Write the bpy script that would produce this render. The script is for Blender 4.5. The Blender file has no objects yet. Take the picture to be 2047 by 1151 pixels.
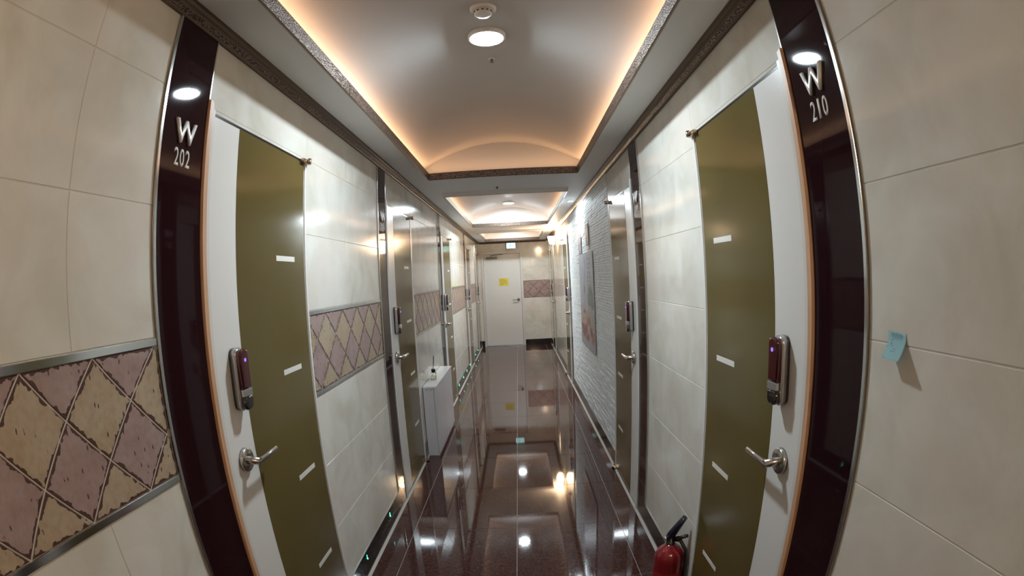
import bpy, bmesh, math, random
from mathutils import Vector, Matrix
random.seed(7)
S = bpy.context.scene
COL = S.collection

# ------------------------------------------------------------------ camera
cam = bpy.data.cameras.new('camera')
cam.type = 'PANO'
cam.panorama_type = 'FISHEYE_LENS_POLYNOMIAL' if hasattr(cam, 'panorama_type') else cam.type
try:
    cam.cycles.panorama_type = 'FISHEYE_LENS_POLYNOMIAL'
except Exception:
    pass
cc = cam if hasattr(cam, 'fisheye_polynomial_k0') else cam.cycles
SGN = -1.0
cc.fisheye_polynomial_k0 = 0.0
cc.fisheye_polynomial_k1 = SGN * 0.05516673578740491
cc.fisheye_polynomial_k2 = SGN * 0.00010522055637252205
cc.fisheye_polynomial_k3 = SGN * -4.465790701568124e-06
cc.fisheye_polynomial_k4 = SGN * 8.483890889350105e-07
cc.fisheye_fov = math.radians(359)
cam.sensor_fit = 'HORIZONTAL'
cam.sensor_width = 36.0
cam.sensor_height = 36.0 * 1151 / 2047
cam.clip_start = 0.01
co = bpy.data.objects.new('camera', cam)
COL.objects.link(co)
YAW, PITCH, ROLL = 0.011366644766679635, -0.02213322042782489, 0.047799016872699114
CR = Matrix.Rotation(YAW, 3, 'Z') @ Matrix.Rotation(PITCH, 3, 'X') @ Matrix.Rotation(ROLL, 3, 'Y')
rt, up, bk = CR @ Vector((1, 0, 0)), CR @ Vector((0, 0, 1)), -(CR @ Vector((0, 1, 0)))
M3 = Matrix((rt, up, bk)).transposed()
co.matrix_world = Matrix.Translation((0, 0, 1.5)) @ M3.to_4x4()
S.camera = co

# ------------------------------------------------------------------ world, exposure
w = bpy.data.worlds.new('world'); S.world = w; w.use_nodes = True
w.node_tree.nodes['Background'].inputs[0].default_value = (0.02, 0.02, 0.022, 1)
w.node_tree.nodes['Background'].inputs[1].default_value = 0.3
S.view_settings.view_transform = 'Standard'
S.view_settings.look = 'None'
S.view_settings.gamma = 1
S.view_settings.use_curve_mapping = False
S.view_settings.exposure = 0.0
S.cycles.use_denoising = True
S.cycles.max_bounces = 10
S.cycles.diffuse_bounces = 5
S.cycles.glossy_bounces = 6
S.cycles.transmission_bounces = 6
S.cycles.sample_clamp_indirect = 6.0
S.cycles.caustics_reflective = False
S.cycles.caustics_refractive = False

# ------------------------------------------------------------------ measures (metres)
XL, XR = -0.8365, 0.6904
YB, YE = -3.2, 11.1
ZC = 2.27

P_MAIN, P_COVE, P_SPOT, P_SCONCE = 28.0, 2.8, 13.0, 46.0
COOL, WARM, AMBER = (0.80, 0.93, 1.0), (1.0, 0.67, 0.42), (1.0, 0.55, 0.28)
COVES = [(-2.9, -0.15), (0.72, 3.655), (4.50, 7.37), (8.45, 10.42)]
LAMPS = [(-0.078, -1.5), (-0.078, 1.94), (-0.072, 6.90), (-0.070, 9.9)]
CX0, CX1 = -0.611, 0.474           # opening of the coves at the ceiling
ZL = 2.492                         # lamps' own height


def area(name, loc, rot, power, col, shape='DISK', sx=0.14, sy=0.14, spread=math.pi):
    l = bpy.data.lights.new(name, 'AREA')
    l.energy = power; l.color = col; l.shape = shape; l.size = sx
    if shape == 'RECTANGLE':
        l.size_y = sy
    l.spread = spread
    o = bpy.data.objects.new(name, l); COL.objects.link(o)
    o.location = loc; o.rotation_euler = rot
    return o


LAMP_K = (0.12, 1.0, 1.6, 0.9)   # each downlight's share of P_MAIN; the lit domes themselves give the light
for a, b in COVES:
    L = b - a
    k = P_COVE / 3.0
    mx, my = (CX0 + CX1) / 2, (a + b) / 2
    area('cove_lamp', (CX0 - 0.022, my, 2.288), (math.pi, math.radians(0), 0), k * L, AMBER, 'RECTANGLE', 0.02, L)
    area('cove_lamp', (CX1 + 0.022, my, 2.288), (math.pi, math.radians(0), 0), k * L, AMBER, 'RECTANGLE', 0.02, L)
    for yy in (a - 0.022, b + 0.022):
        area('cove_lamp', (mx, yy, 2.288), (math.pi, 0, 0), k * 1.1, AMBER, 'RECTANGLE', 1.1, 0.02)

# ------------------------------------------------------------------ materials


def mat(name, col, rough=0.5, metal=0.0, coat=0.0, ior=1.5, bump=None, noise=None, emit=None, alpha=None, trans=0.0):
    m = bpy.data.materials.new(name); m.use_nodes = True
    nt = m.node_tree; b = nt.nodes['Principled BSDF']
    b.inputs['Base Color'].default_value = (*col, 1)
    b.inputs['Roughness'].default_value = rough
    b.inputs['Metallic'].default_value = metal
    b.inputs['Coat Weight'].default_value = coat
    b.inputs['Coat Roughness'].default_value = 0.03
    b.inputs['IOR'].default_value = ior
    b.inputs['Transmission Weight'].default_value = trans
    if emit:
        b.inputs['Emission Color'].default_value = (*emit[0], 1)
        b.inputs['Emission Strength'].default_value = emit[1]
    if noise:      # (scale, colour 2, detail, contrast low, contrast high)
        sc, c2, det, lo, hi = noise
        tc = nt.nodes.new('ShaderNodeTexCoord')
        n = nt.nodes.new('ShaderNodeTexNoise')
        n.inputs['Scale'].default_value = sc; n.inputs['Detail'].default_value = det
        g = nt.nodes.new('ShaderNodeNewGeometry')
        nt.links.new(g.outputs['Position'], n.inputs['Vector'])
        r = nt.nodes.new('ShaderNodeValToRGB')
        r.color_ramp.elements[0].position = lo; r.color_ramp.elements[0].color = (*col, 1)
        r.color_ramp.elements[1].position = hi; r.color_ramp.elements[1].color = (*c2, 1)
        nt.links.new(n.outputs['Fac'], r.inputs[0]); nt.links.new(r.outputs[0], b.inputs['Base Color'])
    if bump:       # (scale, strength, kind)
        sc, st, kind = bump
        g = nt.nodes.new('ShaderNodeNewGeometry')
        n = nt.nodes.new('ShaderNodeTexVoronoi' if kind == 'v' else 'ShaderNodeTexNoise')
        n.inputs['Scale'].default_value = sc
        nt.links.new(g.outputs['Position'], n.inputs['Vector'])
        bp = nt.nodes.new('ShaderNodeBump'); bp.inputs['Strength'].default_value = st
        bp.inputs['Distance'].default_value = 0.004
        nt.links.new(n.outputs['Distance' if kind == 'v' else 'Fac'], bp.inputs['Height'])
        nt.links.new(bp.outputs[0], b.inputs['Normal'])
    return m


def nodes(m):
    return m.node_tree, m.node_tree.nodes, m.node_tree.links, m.node_tree.nodes['Principled BSDF']


def mixcol(nt, fac, a, b):
    x = nt.nodes.new('ShaderNodeMix'); x.data_type = 'RGBA'
    for k, v in ((0, fac), (6, a), (7, b)):
        if hasattr(v, 'links'):
            nt.links.new(v, x.inputs[k])
        elif k == 0:
            x.inputs[0].default_value = v
        else:
            x.inputs[k].default_value = (*v, 1)
    return x.outputs[2]


def ramp(nt, src, lo, hi, a=0.0, b=1.0):
    r = nt.nodes.new('ShaderNodeMapRange')
    r.inputs[1].default_value = lo; r.inputs[2].default_value = hi
    r.inputs[3].default_value = a; r.inputs[4].default_value = b
    nt.links.new(src, r.inputs[0])
    return r.outputs[0]


def noise(nt, sc, det=4, dist=0.0, off=0.0):
    g = nt.nodes.new('ShaderNodeNewGeometry')
    n = nt.nodes.new('ShaderNodeTexNoise'); n.inputs['Scale'].default_value = sc
    n.inputs['Detail'].default_value = det; n.inputs['Distortion'].default_value = dist
    if off:
        v = nt.nodes.new('ShaderNodeVectorMath'); v.inputs[1].default_value = (off, off * 2, off * 3)
        nt.links.new(g.outputs['Position'], v.inputs[0]); nt.links.new(v.outputs[0], n.inputs['Vector'])
    else:
        nt.links.new(g.outputs['Position'], n.inputs['Vector'])
    return n.outputs['Fac']


def make_marble():
    m = mat('polished_cream_tile', (0.70, 0.68, 0.625), 0.10, ior=1.33)
    nt, N, Lk, b = nodes(m)
    c = mixcol(nt, ramp(nt, noise(nt, 5, 6, 0.6), 0.38, 0.68), (0.715, 0.70, 0.645), (0.60, 0.57, 0.495))
    c = mixcol(nt, ramp(nt, noise(nt, 2.3, 3, 0.2, 4.0), 0.5, 0.75), c, (0.70, 0.63, 0.565))
    Lk.new(c, b.inputs['Base Color'])
    return m


def make_rustic(name, c1, c2):
    m = mat(name, c1, 0.32)
    nt, N, Lk, b = nodes(m)
    c = mixcol(nt, ramp(nt, noise(nt, 14, 8, 0.5), 0.35, 0.7), c1, c2)
    c = mixcol(nt, ramp(nt, noise(nt, 60, 4, 0.0, 2.0), 0.45, 0.8, 0, 0.35), c, tuple(v * 0.5 for v in c1))
    # short dark pits
    g = N.new('ShaderNodeNewGeometry')
    vo = N.new('ShaderNodeTexVoronoi'); vo.inputs['Scale'].default_value = 36
    mp = N.new('ShaderNodeMapping'); mp.inputs['Scale'].default_value = (1, 1.5, 0.6)
    mp.inputs['Rotation'].default_value = (0.5, 0, 0)
    Lk.new(g.outputs['Position'], mp.inputs[0]); Lk.new(mp.outputs[0], vo.inputs['Vector'])
    pit = ramp(nt, vo.outputs['Distance'], 0.10, 0.16, 1, 0)
    sel = ramp(nt, noise(nt, 30, 2, 0, 9.0), 0.41, 0.45)
    mu = N.new('ShaderNodeMath'); mu.operation = 'MULTIPLY'
    Lk.new(pit, mu.inputs[0]); Lk.new(sel, mu.inputs[1])
    # chipped dark rim: attribute edge runs 0 (inside) to 1 (rim)
    at = N.new('ShaderNodeAttribute'); at.attribute_name = 'edge'
    ad = N.new('ShaderNodeMath'); ad.operation = 'ADD'
    Lk.new(at.outputs['Fac'], ad.inputs[0]); Lk.new(ramp(nt, noise(nt, 48, 3, 0, 5.0), 0.35, 0.65, -0.5, 0.5), ad.inputs[1])
    rim = ramp(nt, ad.outputs[0], 0.50, 0.62)
    mx = N.new('ShaderNodeMath'); mx.operation = 'MAXIMUM'
    Lk.new(mu.outputs[0], mx.inputs[0]); Lk.new(rim, mx.inputs[1])
    c = mixcol(nt, mx.outputs[0], c, (0.085, 0.04, 0.035))
    Lk.new(c, b.inputs['Base Color'])
    bp = N.new('ShaderNodeBump'); bp.inputs['Strength'].default_value = 0.35; bp.inputs['Distance'].default_value = 0.002
    iv = N.new('ShaderNodeMath'); iv.operation = 'SUBTRACT'; iv.inputs[0].default_value = 1
    Lk.new(mx.outputs[0], iv.inputs[1]); Lk.new(iv.outputs[0], bp.inputs['Height']); Lk.new(bp.outputs[0], b.inputs['Normal'])
    return m


def make_granite():
    m = mat('polished_red_granite', (0.05, 0.02, 0.018), 0.035, ior=1.46, coat=0.0)
    nt, N, Lk, b = nodes(m)
    c = mixcol(nt, ramp(nt, noise(nt, 45, 4, 0.6), 0.35, 0.7), (0.034, 0.012, 0.010), (0.062, 0.024, 0.020))
    fl = N.new('ShaderNodeMath'); fl.operation = 'MULTIPLY'
    g = N.new('ShaderNodeNewGeometry'); mp = N.new('ShaderNodeMapping'); mp.inputs['Scale'].default_value = (1.0, 2.6, 1)
    n2 = N.new('ShaderNodeTexNoise'); n2.inputs['Scale'].default_value = 85; n2.inputs['Detail'].default_value = 3
    n2.inputs['Distortion'].default_value = 1.5
    Lk.new(g.outputs['Position'], mp.inputs[0]); Lk.new(mp.outputs[0], n2.inputs['Vector'])
    c = mixcol(nt, ramp(nt, n2.outputs['Fac'], 0.61, 0.70, 0, 0.8), c, (0.24, 0.14, 0.115))
    c = mixcol(nt, ramp(nt, noise(nt, 90, 2, 0, 6.0), 0.6, 0.72, 0, 0.6), c, (0.012, 0.006, 0.006))
    Lk.new(c, b.inputs['Base Color'])
    return m


def make_gilt():
    m = mat('embossed_bronze_moulding', (0.10, 0.06, 0.035), 0.4, metal=0.4)
    nt, N, Lk, b = nodes(m)
    g = N.new('ShaderNodeNewGeometry')
    vo = N.new('ShaderNodeTexVoronoi'); vo.inputs['Scale'].default_value = 170
    Lk.new(g.outputs['Position'], vo.inputs['Vector'])
    c = mixcol(nt, ramp(nt, vo.outputs['Distance'], 0.15, 0.55), (0.36, 0.28, 0.22), (0.06, 0.036, 0.028))
    Lk.new(c, b.inputs['Base Color'])
    bp = N.new('ShaderNodeBump'); bp.inputs['Strength'].default_value = 0.8; bp.inputs['Distance'].default_value = 0.003
    bp.invert = True
    Lk.new(vo.outputs['Distance'], bp.inputs['Height']); Lk.new(bp.outputs[0], b.inputs['Normal'])
    return m


def make_wood(name, c1, c2, rough=0.4):
    m = mat(name, c1, rough)
    nt, N, Lk, b = nodes(m)
    g = N.new('ShaderNodeNewGeometry'); mp = N.new('ShaderNodeMapping'); mp.inputs['Scale'].default_value = (30, 30, 1.2)
    n2 = N.new('ShaderNodeTexNoise'); n2.inputs['Scale'].default_value = 4; n2.inputs['Detail'].default_value = 5
    Lk.new(g.outputs['Position'], mp.inputs[0]); Lk.new(mp.outputs[0], n2.inputs['Vector'])
    Lk.new(mixcol(nt, ramp(nt, n2.outputs['Fac'], 0.35, 0.65), c1, c2), b.inputs['Base Color'])
    return m


M = dict(
    marble=make_marble(),
    ochre=make_rustic('ochre_rustic_tile', (0.40, 0.30, 0.20), (0.45, 0.37, 0.275)),
    plum=make_rustic('plum_rustic_tile', (0.33, 0.225, 0.21), (0.39, 0.295, 0.28)),
    granite=make_granite(),
    grout=mat('pale_grout', (0.58, 0.53, 0.45), 0.8),
    floor_grout=mat('floor_grout', (0.42, 0.36, 0.32), 0.7),
    chrome=mat('brushed_steel_trim', (0.62, 0.63, 0.64), 0.16, metal=1.0, bump=(6, 0.15, 'n')),
    steel=mat('satin_steel', (0.55, 0.52, 0.49), 0.24, metal=1.0),
    brass=mat('worn_brass', (0.50, 0.38, 0.28), 0.25, metal=1.0),
    maroon=mat('glossy_maroon_panel', (0.020, 0.006, 0.008), 0.04, ior=1.27),
    black=mat('black_polished_stone', (0.012, 0.012, 0.013), 0.07),
    door=mat('white_door_paint', (0.72, 0.705, 0.68), 0.28, ior=1.4),
    frame=mat('white_frame_paint', (0.66, 0.64, 0.61), 0.32, ior=1.4),
    seal=mat('brown_door_seal', (0.20, 0.105, 0.08), 0.6),
    wood=make_wood('tan_wood_jamb', (0.62, 0.38, 0.24), (0.50, 0.29, 0.17)),
    olive=mat('glossy_olive_film', (0.128, 0.098, 0.032), 0.12, coat=0.0, ior=1.42, noise=(1.4, (0.104, 0.076, 0.026), 3, 0.35, 0.7)),
    dash=mat('white_film', (0.72, 0.70, 0.66), 0.4),
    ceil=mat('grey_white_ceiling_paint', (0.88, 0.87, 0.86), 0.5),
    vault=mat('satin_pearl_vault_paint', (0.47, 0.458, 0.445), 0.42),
    gilt=make_gilt(),
    bronze=mat('bronze_moulding', (0.13, 0.085, 0.055), 0.45, metal=0.3),
    goldline=mat('pale_gold_bead', (0.62, 0.55, 0.44), 0.3, metal=0.3),
    caulk=mat('grey_caulk', (0.48, 0.45, 0.42), 0.5),
    white=mat('white_plastic', (0.70, 0.70, 0.69), 0.35),
    diffuser=mat('lit_diffuser', (0.9, 0.9, 0.9), 0.5, emit=((0.88, 0.95, 1.0), 30.0)),
    lockred=mat('dark_red_lock_cover', (0.060, 0.004, 0.009), 0.08, coat=0.8),
    lockblack=mat('black_lock_cover', (0.012, 0.008, 0.01), 0.08, coat=0.8),
    silver=mat('silver_plastic', (0.50, 0.49, 0.48), 0.28, metal=0.8),
    led_blue=mat('blue_led', (0.05, 0.03, 0.4), 0.3, emit=((0.16, 0.08, 1.0), 3.0)),
    led_green=mat('green_led', (0.02, 0.4, 0.2), 0.3, emit=((0.05, 1.0, 0.50), 14.0)),
    letter=mat('brushed_letter_metal', (0.80, 0.79, 0.78), 0.35, metal=0.25),
    digit=mat('white_number_film', (0.62, 0.60, 0.58), 0.45),
    stone=mat('white_ledger_stone', (0.82, 0.84, 0.84), 0.6, noise=(30, (0.72, 0.74, 0.75), 6, 0.35, 0.75), bump=(60, 0.12, 'n')),
    cabinet=mat('white_laminate', (0.64, 0.635, 0.67), 0.22, coat=0.2),
    cabtop=mat('white_laminate_top', (0.76, 0.77, 0.80), 0.15, coat=0.3),
    glass=mat('clear_glass', (0.95, 0.97, 0.93), 0.02, trans=1.0),
    oil=mat('pale_yellow_oil', (0.93, 0.88, 0.66), 0.05, trans=0.9, ior=1.4),
    blackp=mat('black_plastic', (0.012, 0.012, 0.015), 0.25),
    navyp=mat('blue_black_plastic', (0.010, 0.010, 0.028), 0.15, coat=0.4),
    reed=mat('grey_reed', (0.14, 0.12, 0.11), 0.8),
    red=mat('red_enamel', (0.20, 0.005, 0.010), 0.16, coat=0.6),
    note=mat('pale_blue_paper', (0.42, 0.68, 0.74), 0.7),
    note2=mat('blue_pen_ink', (0.16, 0.24, 0.36), 0.7),
    yellow=mat('yellow_paper', (0.72, 0.62, 0.10), 0.7),
    ink=mat('brown_ink', (0.42, 0.25, 0.05), 0.7),
    shade=mat('lit_frosted_shade', (0.9, 0.8, 0.6), 0.4, emit=((1.0, 0.74, 0.44), 60.0)),
    exitp=mat('lit_exit_panel', (0.6, 0.9, 0.85), 0.4, emit=((0.50, 0.90, 0.92), 2.0)),
    exitg=mat('lit_green_pictogram', (0.05, 0.5, 0.35), 0.4, emit=((0.12, 0.68, 0.60), 1.1)),
    grey=mat('grey_metal', (0.16, 0.155, 0.14), 0.4, metal=0.5),
)

# ------------------------------------------------------------------ builders


def bm_obj(name, bm, m, parent=None, root=None, smooth=False, recalc=True):
    if recalc:
        bmesh.ops.recalc_face_normals(bm, faces=bm.faces)
    me = bpy.data.meshes.new(name)
    bm.to_mesh(me); bm.free()
    if smooth:
        for p in me.polygons:
            p.use_smooth = True
    if isinstance(m, (list, tuple)):
        for k in m:
            me.materials.append(k)
    else:
        me.materials.append(m)
    o = bpy.data.objects.new(name, me); COL.objects.link(o)
    if root is not None:
        off = Vector(root.location)
        me.transform(Matrix.Translation(-off))
        o.parent = parent if parent is not None else root
    elif parent is not None:
        o.parent = parent
    return o


def thing(name, loc, label, cat, group=None, kind=None):
    o = bpy.data.objects.new(name, None); COL.objects.link(o)
    o.location = loc; o.empty_display_size = 0.05
    tag(o, label, cat, group, kind)
    return o


def tag(o, label=None, cat=None, group=None, kind=None):
    if label: o['label'] = label
    if cat: o['category'] = cat
    if group: o['group'] = group
    if kind: o['kind'] = kind
    return o


def box(bm, x0, x1, y0, y1, z0, z1, bev=0.0, mi=0):
    vs = [bm.verts.new((x, y, z)) for x in (x0, x1) for y in (y0, y1) for z in (z0, z1)]
    F = [(0, 1, 3, 2), (4, 6, 7, 5), (0, 4, 5, 1), (2, 3, 7, 6), (0, 2, 6, 4), (1, 5, 7, 3)]
    fs = [bm.faces.new([vs[i] for i in f]) for f in F]
    for f in fs:
        f.material_index = mi
    if bev > 0:
        es = list({e for f in fs for e in f.edges})
        r = bmesh.ops.bevel(bm, geom=es, offset=bev, segments=2, profile=0.5, affect='EDGES')
        for f in r['faces']:
            f.material_index = mi


class Side:
    """Maps (s along the corridor, z, d out of the wall) to world."""
    def __init__(self, kind):
        self.k = kind

    def p(self, s, z, d):
        if self.k == 'L':
            return Vector((XL + d, s, z))
        if self.k == 'R':
            return Vector((XR - d, s, z))
        return Vector((s, YE - d, z))

    def box(self, bm, s0, s1, z0, z1, d0, d1, bev=0.0):
        a, b = self.p(s0, z0, d0), self.p(s1, z1, d1)
        box(bm, min(a.x, b.x), max(a.x, b.x), min(a.y, b.y), max(a.y, b.y), min(a.z, b.z), max(a.z, b.z), bev)


SL, SR, SE = Side('L'), Side('R'), Side('E')


def inset(poly, t):
    n = len(poly); out = []
    area2 = sum(poly[i][0] * poly[(i + 1) % n][1] - poly[(i + 1) % n][0] * poly[i][1] for i in range(n))
    sg = 1 if area2 > 0 else -1
    for i in range(n):
        p0, p1, p2 = Vector(poly[i - 1]), Vector(poly[i]), Vector(poly[(i + 1) % n])
        d1, d2 = (p1 - p0).normalized(), (p2 - p1).normalized()
        n1, n2 = Vector((-d1.y, d1.x)) * sg, Vector((-d2.y, d2.x)) * sg
        h = (n1 + n2)
        if h.length < 1e-6:
            out.append(tuple(p1 + n1 * t)); continue
        h.normalize()
        out.append(tuple(p1 + h * (t / max(0.25, h.dot(n1)))))
    return out


def tile(side, poly, m, parent, name='tile', d0=-0.010, d1=0.0, ch=0.0012, rim=0.0):
    bm = bmesh.new()
    rings = [(poly, d0), (poly, d1 - ch), (inset(poly, ch), d1)]
    if rim:
        cx = sum(p[0] for p in poly) / len(poly); cy = sum(p[1] for p in poly) / len(poly)
        R = [tuple(Vector((cx, cy)) + (Vector(p) - Vector((cx, cy))) * 0.80) for p in poly]
        inr = min((Vector(poly[i]) - Vector(R[i])).length for i in range(len(poly)))
        rings.append((inset(poly, rim) if inr > 0 else R, d1))
    rv = [[bm.verts.new(side.p(s, z, d)) for s, z in pl] for pl, d in rings]
    n = len(poly)
    bm.faces.new(rv[0]); bm.faces.new(rv[-1])
    for a, b in zip(rv[:-1], rv[1:]):
        for i in range(n):
            bm.faces.new((a[i], a[(i + 1) % n], b[(i + 1) % n], b[i]))
    o = bm_obj(name, bm, m, parent)
    if rim:
        at = o.data.attributes.new('edge', 'FLOAT', 'POINT')
        for i in range(len(o.data.vertices)):
            at.data[i].value = 0.0 if i >= 3 * n else 1.0
    return o


def clip(poly, s0, s1, z0, z1):
    def cut(pl, f, ins):
        out = []
        for i in range(len(pl)):
            a, b = pl[i - 1], pl[i]
            fa, fb = ins(a), ins(b)
            if (fa >= 0) != (fb >= 0):
                t = fa / (fa - fb); out.append((a[0] + (b[0] - a[0]) * t, a[1] + (b[1] - a[1]) * t))
            if fb >= 0:
                out.append(b)
        return out
    for ins in (lambda p: p[0] - s0, lambda p: s1 - p[0], lambda p: p[1] - z0, lambda p: z1 - p[1]):
        poly = cut(poly, None, ins)
        if len(poly) < 3:
            return []
    res = []
    for p in poly:
        if not res or (Vector(p) - Vector(res[-1])).length > 1e-4:
            res.append(p)
    if len(res) > 1 and (Vector(res[0]) - Vector(res[-1])).length < 1e-4:
        res.pop()
    return res


def poly_area(p):
    return abs(sum(p[i - 1][0] * p[i][1] - p[i][0] * p[i - 1][1] for i in range(len(p)))) / 2


def rect(s0, s1, z0, z1):
    return [(s0, z0), (s1, z0), (s1, z1), (s0, z1)]


def tube(bm, pts, r, seg=12, cap=True, mi=0):
    pts = [Vector(p) for p in pts]
    rr = r if isinstance(r, (list, tuple)) else [r] * len(pts)
    rings = []
    prev = None
    for i, p in enumerate(pts):
        t = (pts[min(i + 1, len(pts) - 1)] - pts[max(i - 1, 0)]).normalized()
        if prev is None:
            a = Vector((0, 0, 1)) if abs(t.z) < 0.9 else Vector((1, 0, 0))
            u = t.cross(a).normalized()
        else:
            u = (prev - t * prev.dot(t)).normalized()
        prev = u
        v = t.cross(u)
        rings.append([bm.verts.new(p + (u * math.cos(2 * math.pi * k / seg) + v * math.sin(2 * math.pi * k / seg)) * rr[i]) for k in range(seg)])
    for a, b in zip(rings[:-1], rings[1:]):
        for k in range(seg):
            f = bm.faces.new((a[k], a[(k + 1) % seg], b[(k + 1) % seg], b[k])); f.material_index = mi; f.smooth = True
    if cap:
        for rg in (rings[0], rings[-1]):
            f = bm.faces.new(rg); f.material_index = mi


def lathe(bm, c, prof, axis='Z', seg=24, flip=1):
    """prof: (radius, height); axis Z or X (height along +flip*axis)."""
    c = Vector(c); rings = []
    for r, h in prof:
        rg = []
        for k in range(seg):
            a = 2 * math.pi * k / seg
            if axis == 'Z':
                q = Vector((r * math.cos(a), r * math.sin(a), h * flip))
            elif axis == 'X':
                q = Vector((h * flip, r * math.cos(a), r * math.sin(a)))
            else:
                q = Vector((r * math.cos(a), h * flip, r * math.sin(a)))
            rg.append(bm.verts.new(c + q))
        rings.append(rg)
    for a, b in zip(rings[:-1], rings[1:]):
        for k in range(seg):
            f = bm.faces.new((a[k], a[(k + 1) % seg], b[(k + 1) % seg], b[k])); f.smooth = True
    bm.faces.new(rings[0]); bm.faces.new(rings[-1])


def text_mesh(txt, size, extrude, offset=0.0, sx=1.0):
    cu = bpy.data.curves.new('txt', 'FONT'); cu.body = txt; cu.size = size; cu.extrude = extrude
    cu.offset = offset; cu.align_x = 'CENTER'; cu.align_y = 'CENTER'
    o = bpy.data.objects.new('txt', cu); COL.objects.link(o)
    bpy.context.view_layer.update()
    dg = bpy.context.evaluated_depsgraph_get()
    me = bpy.data.meshes.new_from_object(o.evaluated_get(dg))
    bpy.data.objects.remove(o); bpy.data.curves.remove(cu)
    return me


def fit_text(txt, w, h, depth, bold, m, name, side, s, z, d, root, parent=None):
    me = text_mesh(txt, 1.0, 0.0, bold)
    xs = [v.co.x for v in me.vertices]; ys = [v.co.y for v in me.vertices]
    bw, bh = max(xs) - min(xs), max(ys) - min(ys)
    cx, cy = (max(xs) + min(xs)) / 2, (max(ys) + min(ys)) / 2
    bm = bmesh.new(); bm.from_mesh(me); bpy.data.meshes.remove(me)
    r = bmesh.ops.extrude_face_region(bm, geom=bm.faces[:])
    for v in r['geom']:
        if isinstance(v, bmesh.types.BMVert):
            v.co.z += 1.0
    sg = {'L': 1, 'R': -1, 'E': 1}[side.k]
    for v in bm.verts:
        v.co = side.p(s + sg * (v.co.x - cx) / bw * w, z + (v.co.y - cy) / bh * h, d + v.co.z * depth)
    return bm_obj(name, bm, m, parent, root)


# ------------------------------------------------------------------ floor
FJX = [XL, -0.689, -0.069, 0.549, XR]
FJY0, FP = 2.770, 0.644
floor = bpy.data.objects
bm = bmesh.new(); box(bm, XL - 0.12, XR + 0.12, YB - 0.1, YE + 0.12, -0.08, -0.0015)
floor = bm_obj('floor', bm, M['floor_grout'])
tag(floor, 'dark red polished granite floor of square tiles with thin pale joints', 'floor', kind='structure')


class FloorSide:
    def p(self, s, z, d):
        return Vector((s, z, d))


FS = FloorSide()
g = 0.0013
ys = []
y = FJY0 - FP * 10
while y < YE:
    ys.append(y); y += FP
ys.append(YE)
ys[0] = YB
for j in range(len(ys) - 1):
    for i in range(4):
        tile(FS, rect(FJX[i] + g, FJX[i + 1] - g, ys[j] + g, ys[j + 1] - g), M['granite'], floor, d0=-0.008, d1=0.0, ch=0.0005)

# ------------------------------------------------------------------ walls
# doors: (side, strip0, strip1, leaf0, olive0, olive1, leaf1, end)
DL = [(0.933, 1.136, 1.186, 1.343, 1.880, 1.886, 1.905),
      (3.030, 3.215, 3.262, 3.444, 3.993, 4.000, 4.045),
      (5.415, 5.610, 5.660, 5.830, 6.400, 6.406, 6.430),
      (8.090, 8.290, 8.350, 8.550, 9.090, 9.096, 9.120),
      (10.12, 10.30, 10.350, 10.52, 11.000, 11.006, 11.030)]
DR = [(0.814, 1.019, 1.072, 1.236, 1.771, 1.778, 1.797),
      (2.692, 2.890, 2.945, 3.120, 3.650, 3.658, 3.690),
      (6.610, 6.790, 6.850, 7.020, 7.560, 7.566, 7.590),
      (9.600, 9.790, 9.850, 10.020, 10.560, 10.566, 10.590)]
HD = 2.003       # top of leaf
HF = 2.021       # top of frame
RL = [0.144, 0.446, 0.749, 1.052, None, 1.404, 1.711, 2.020, ZC]
RR = [0.133, 0.435, 0.737, 1.042, 1.347, 1.653, 1.959, ZC]
JL = [0.619 - 0.6 * k for k in range(7)] + [2.40, 4.65, 5.25, 7.03, 7.63, 9.6]
JR = [-1.0, -2.2]


def segments(doors, y0, y1):
    segs, a = [], y0
    for d in doors:
        segs.append((a, d[0])); a = d[6]
    segs.append((a, y1))
    return segs


def rhombs(side, s0, s1, z0, z1, top0, w, parent, alt='ochre'):
    """diamond band one and a half rhombs high"""
    g = 0.0016
    hh = (z1 - z0) / 3
    k0 = int((s0 - top0) / w) - 2; k1 = int((s1 - top0) / w) + 3
    for k in range(k0, k1):
        for row in range(-1, 4):
            # rhomb centres: row 0 at z1 (plum top triangles, offset half), row 1 ochre...
            cz = z1 - hh * row
            cx = top0 + k * w + (w / 2 if row % 2 == 0 else 0.0)
            if row not in (0, 1, 2, 3):
                continue
            rp = [(cx - w / 2, cz), (cx, cz - hh), (cx + w / 2, cz), (cx, cz + hh)]
            rp = inset(rp, g)
            rp = clip(rp, s0 + 0.001, s1 - 0.001, z0 + 0.0005, z1 - 0.0005)
            if len(rp) < 3 or poly_area(rp) < 0.0003:
                continue
            tile(side, rp, M[alt] if row % 2 else M['plum'], parent, 'diamond_tile', d1=0.0005, ch=0.0015, rim=0.0105 if poly_area(rp) > 0.002 else 0)


def wall(side, name, doors, rows, joints, label):
    bm = bmesh.new()
    segs = segments(doors, YB, YE)
    for a, b in segs:
        if b - a > 0.002:
            side.box(bm, a, b, 0, 2.62, -0.12, -0.0009)
    for d in doors:
        side.box(bm, d[0], d[1], 0, 2.62, -0.12, -0.0009)
        side.box(bm, d[1], d[6], HF, 2.62, -0.12, -0.0009)
    wl = bm_obj(name, bm, M['grout'])
    tag(wl, label, 'wall', kind='structure')
    return wl, segs


wall_left, segL = wall(SL, 'wall_left', DL, RL, JL, 'left corridor wall of polished cream tiles with a band of ochre and plum diamond tiles')
wall_right, segR = wall(SR, 'wall_right', DR, RR, JR, 'right corridor wall of polished cream tiles and white stacked stone')
TG = 0.0011


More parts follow.
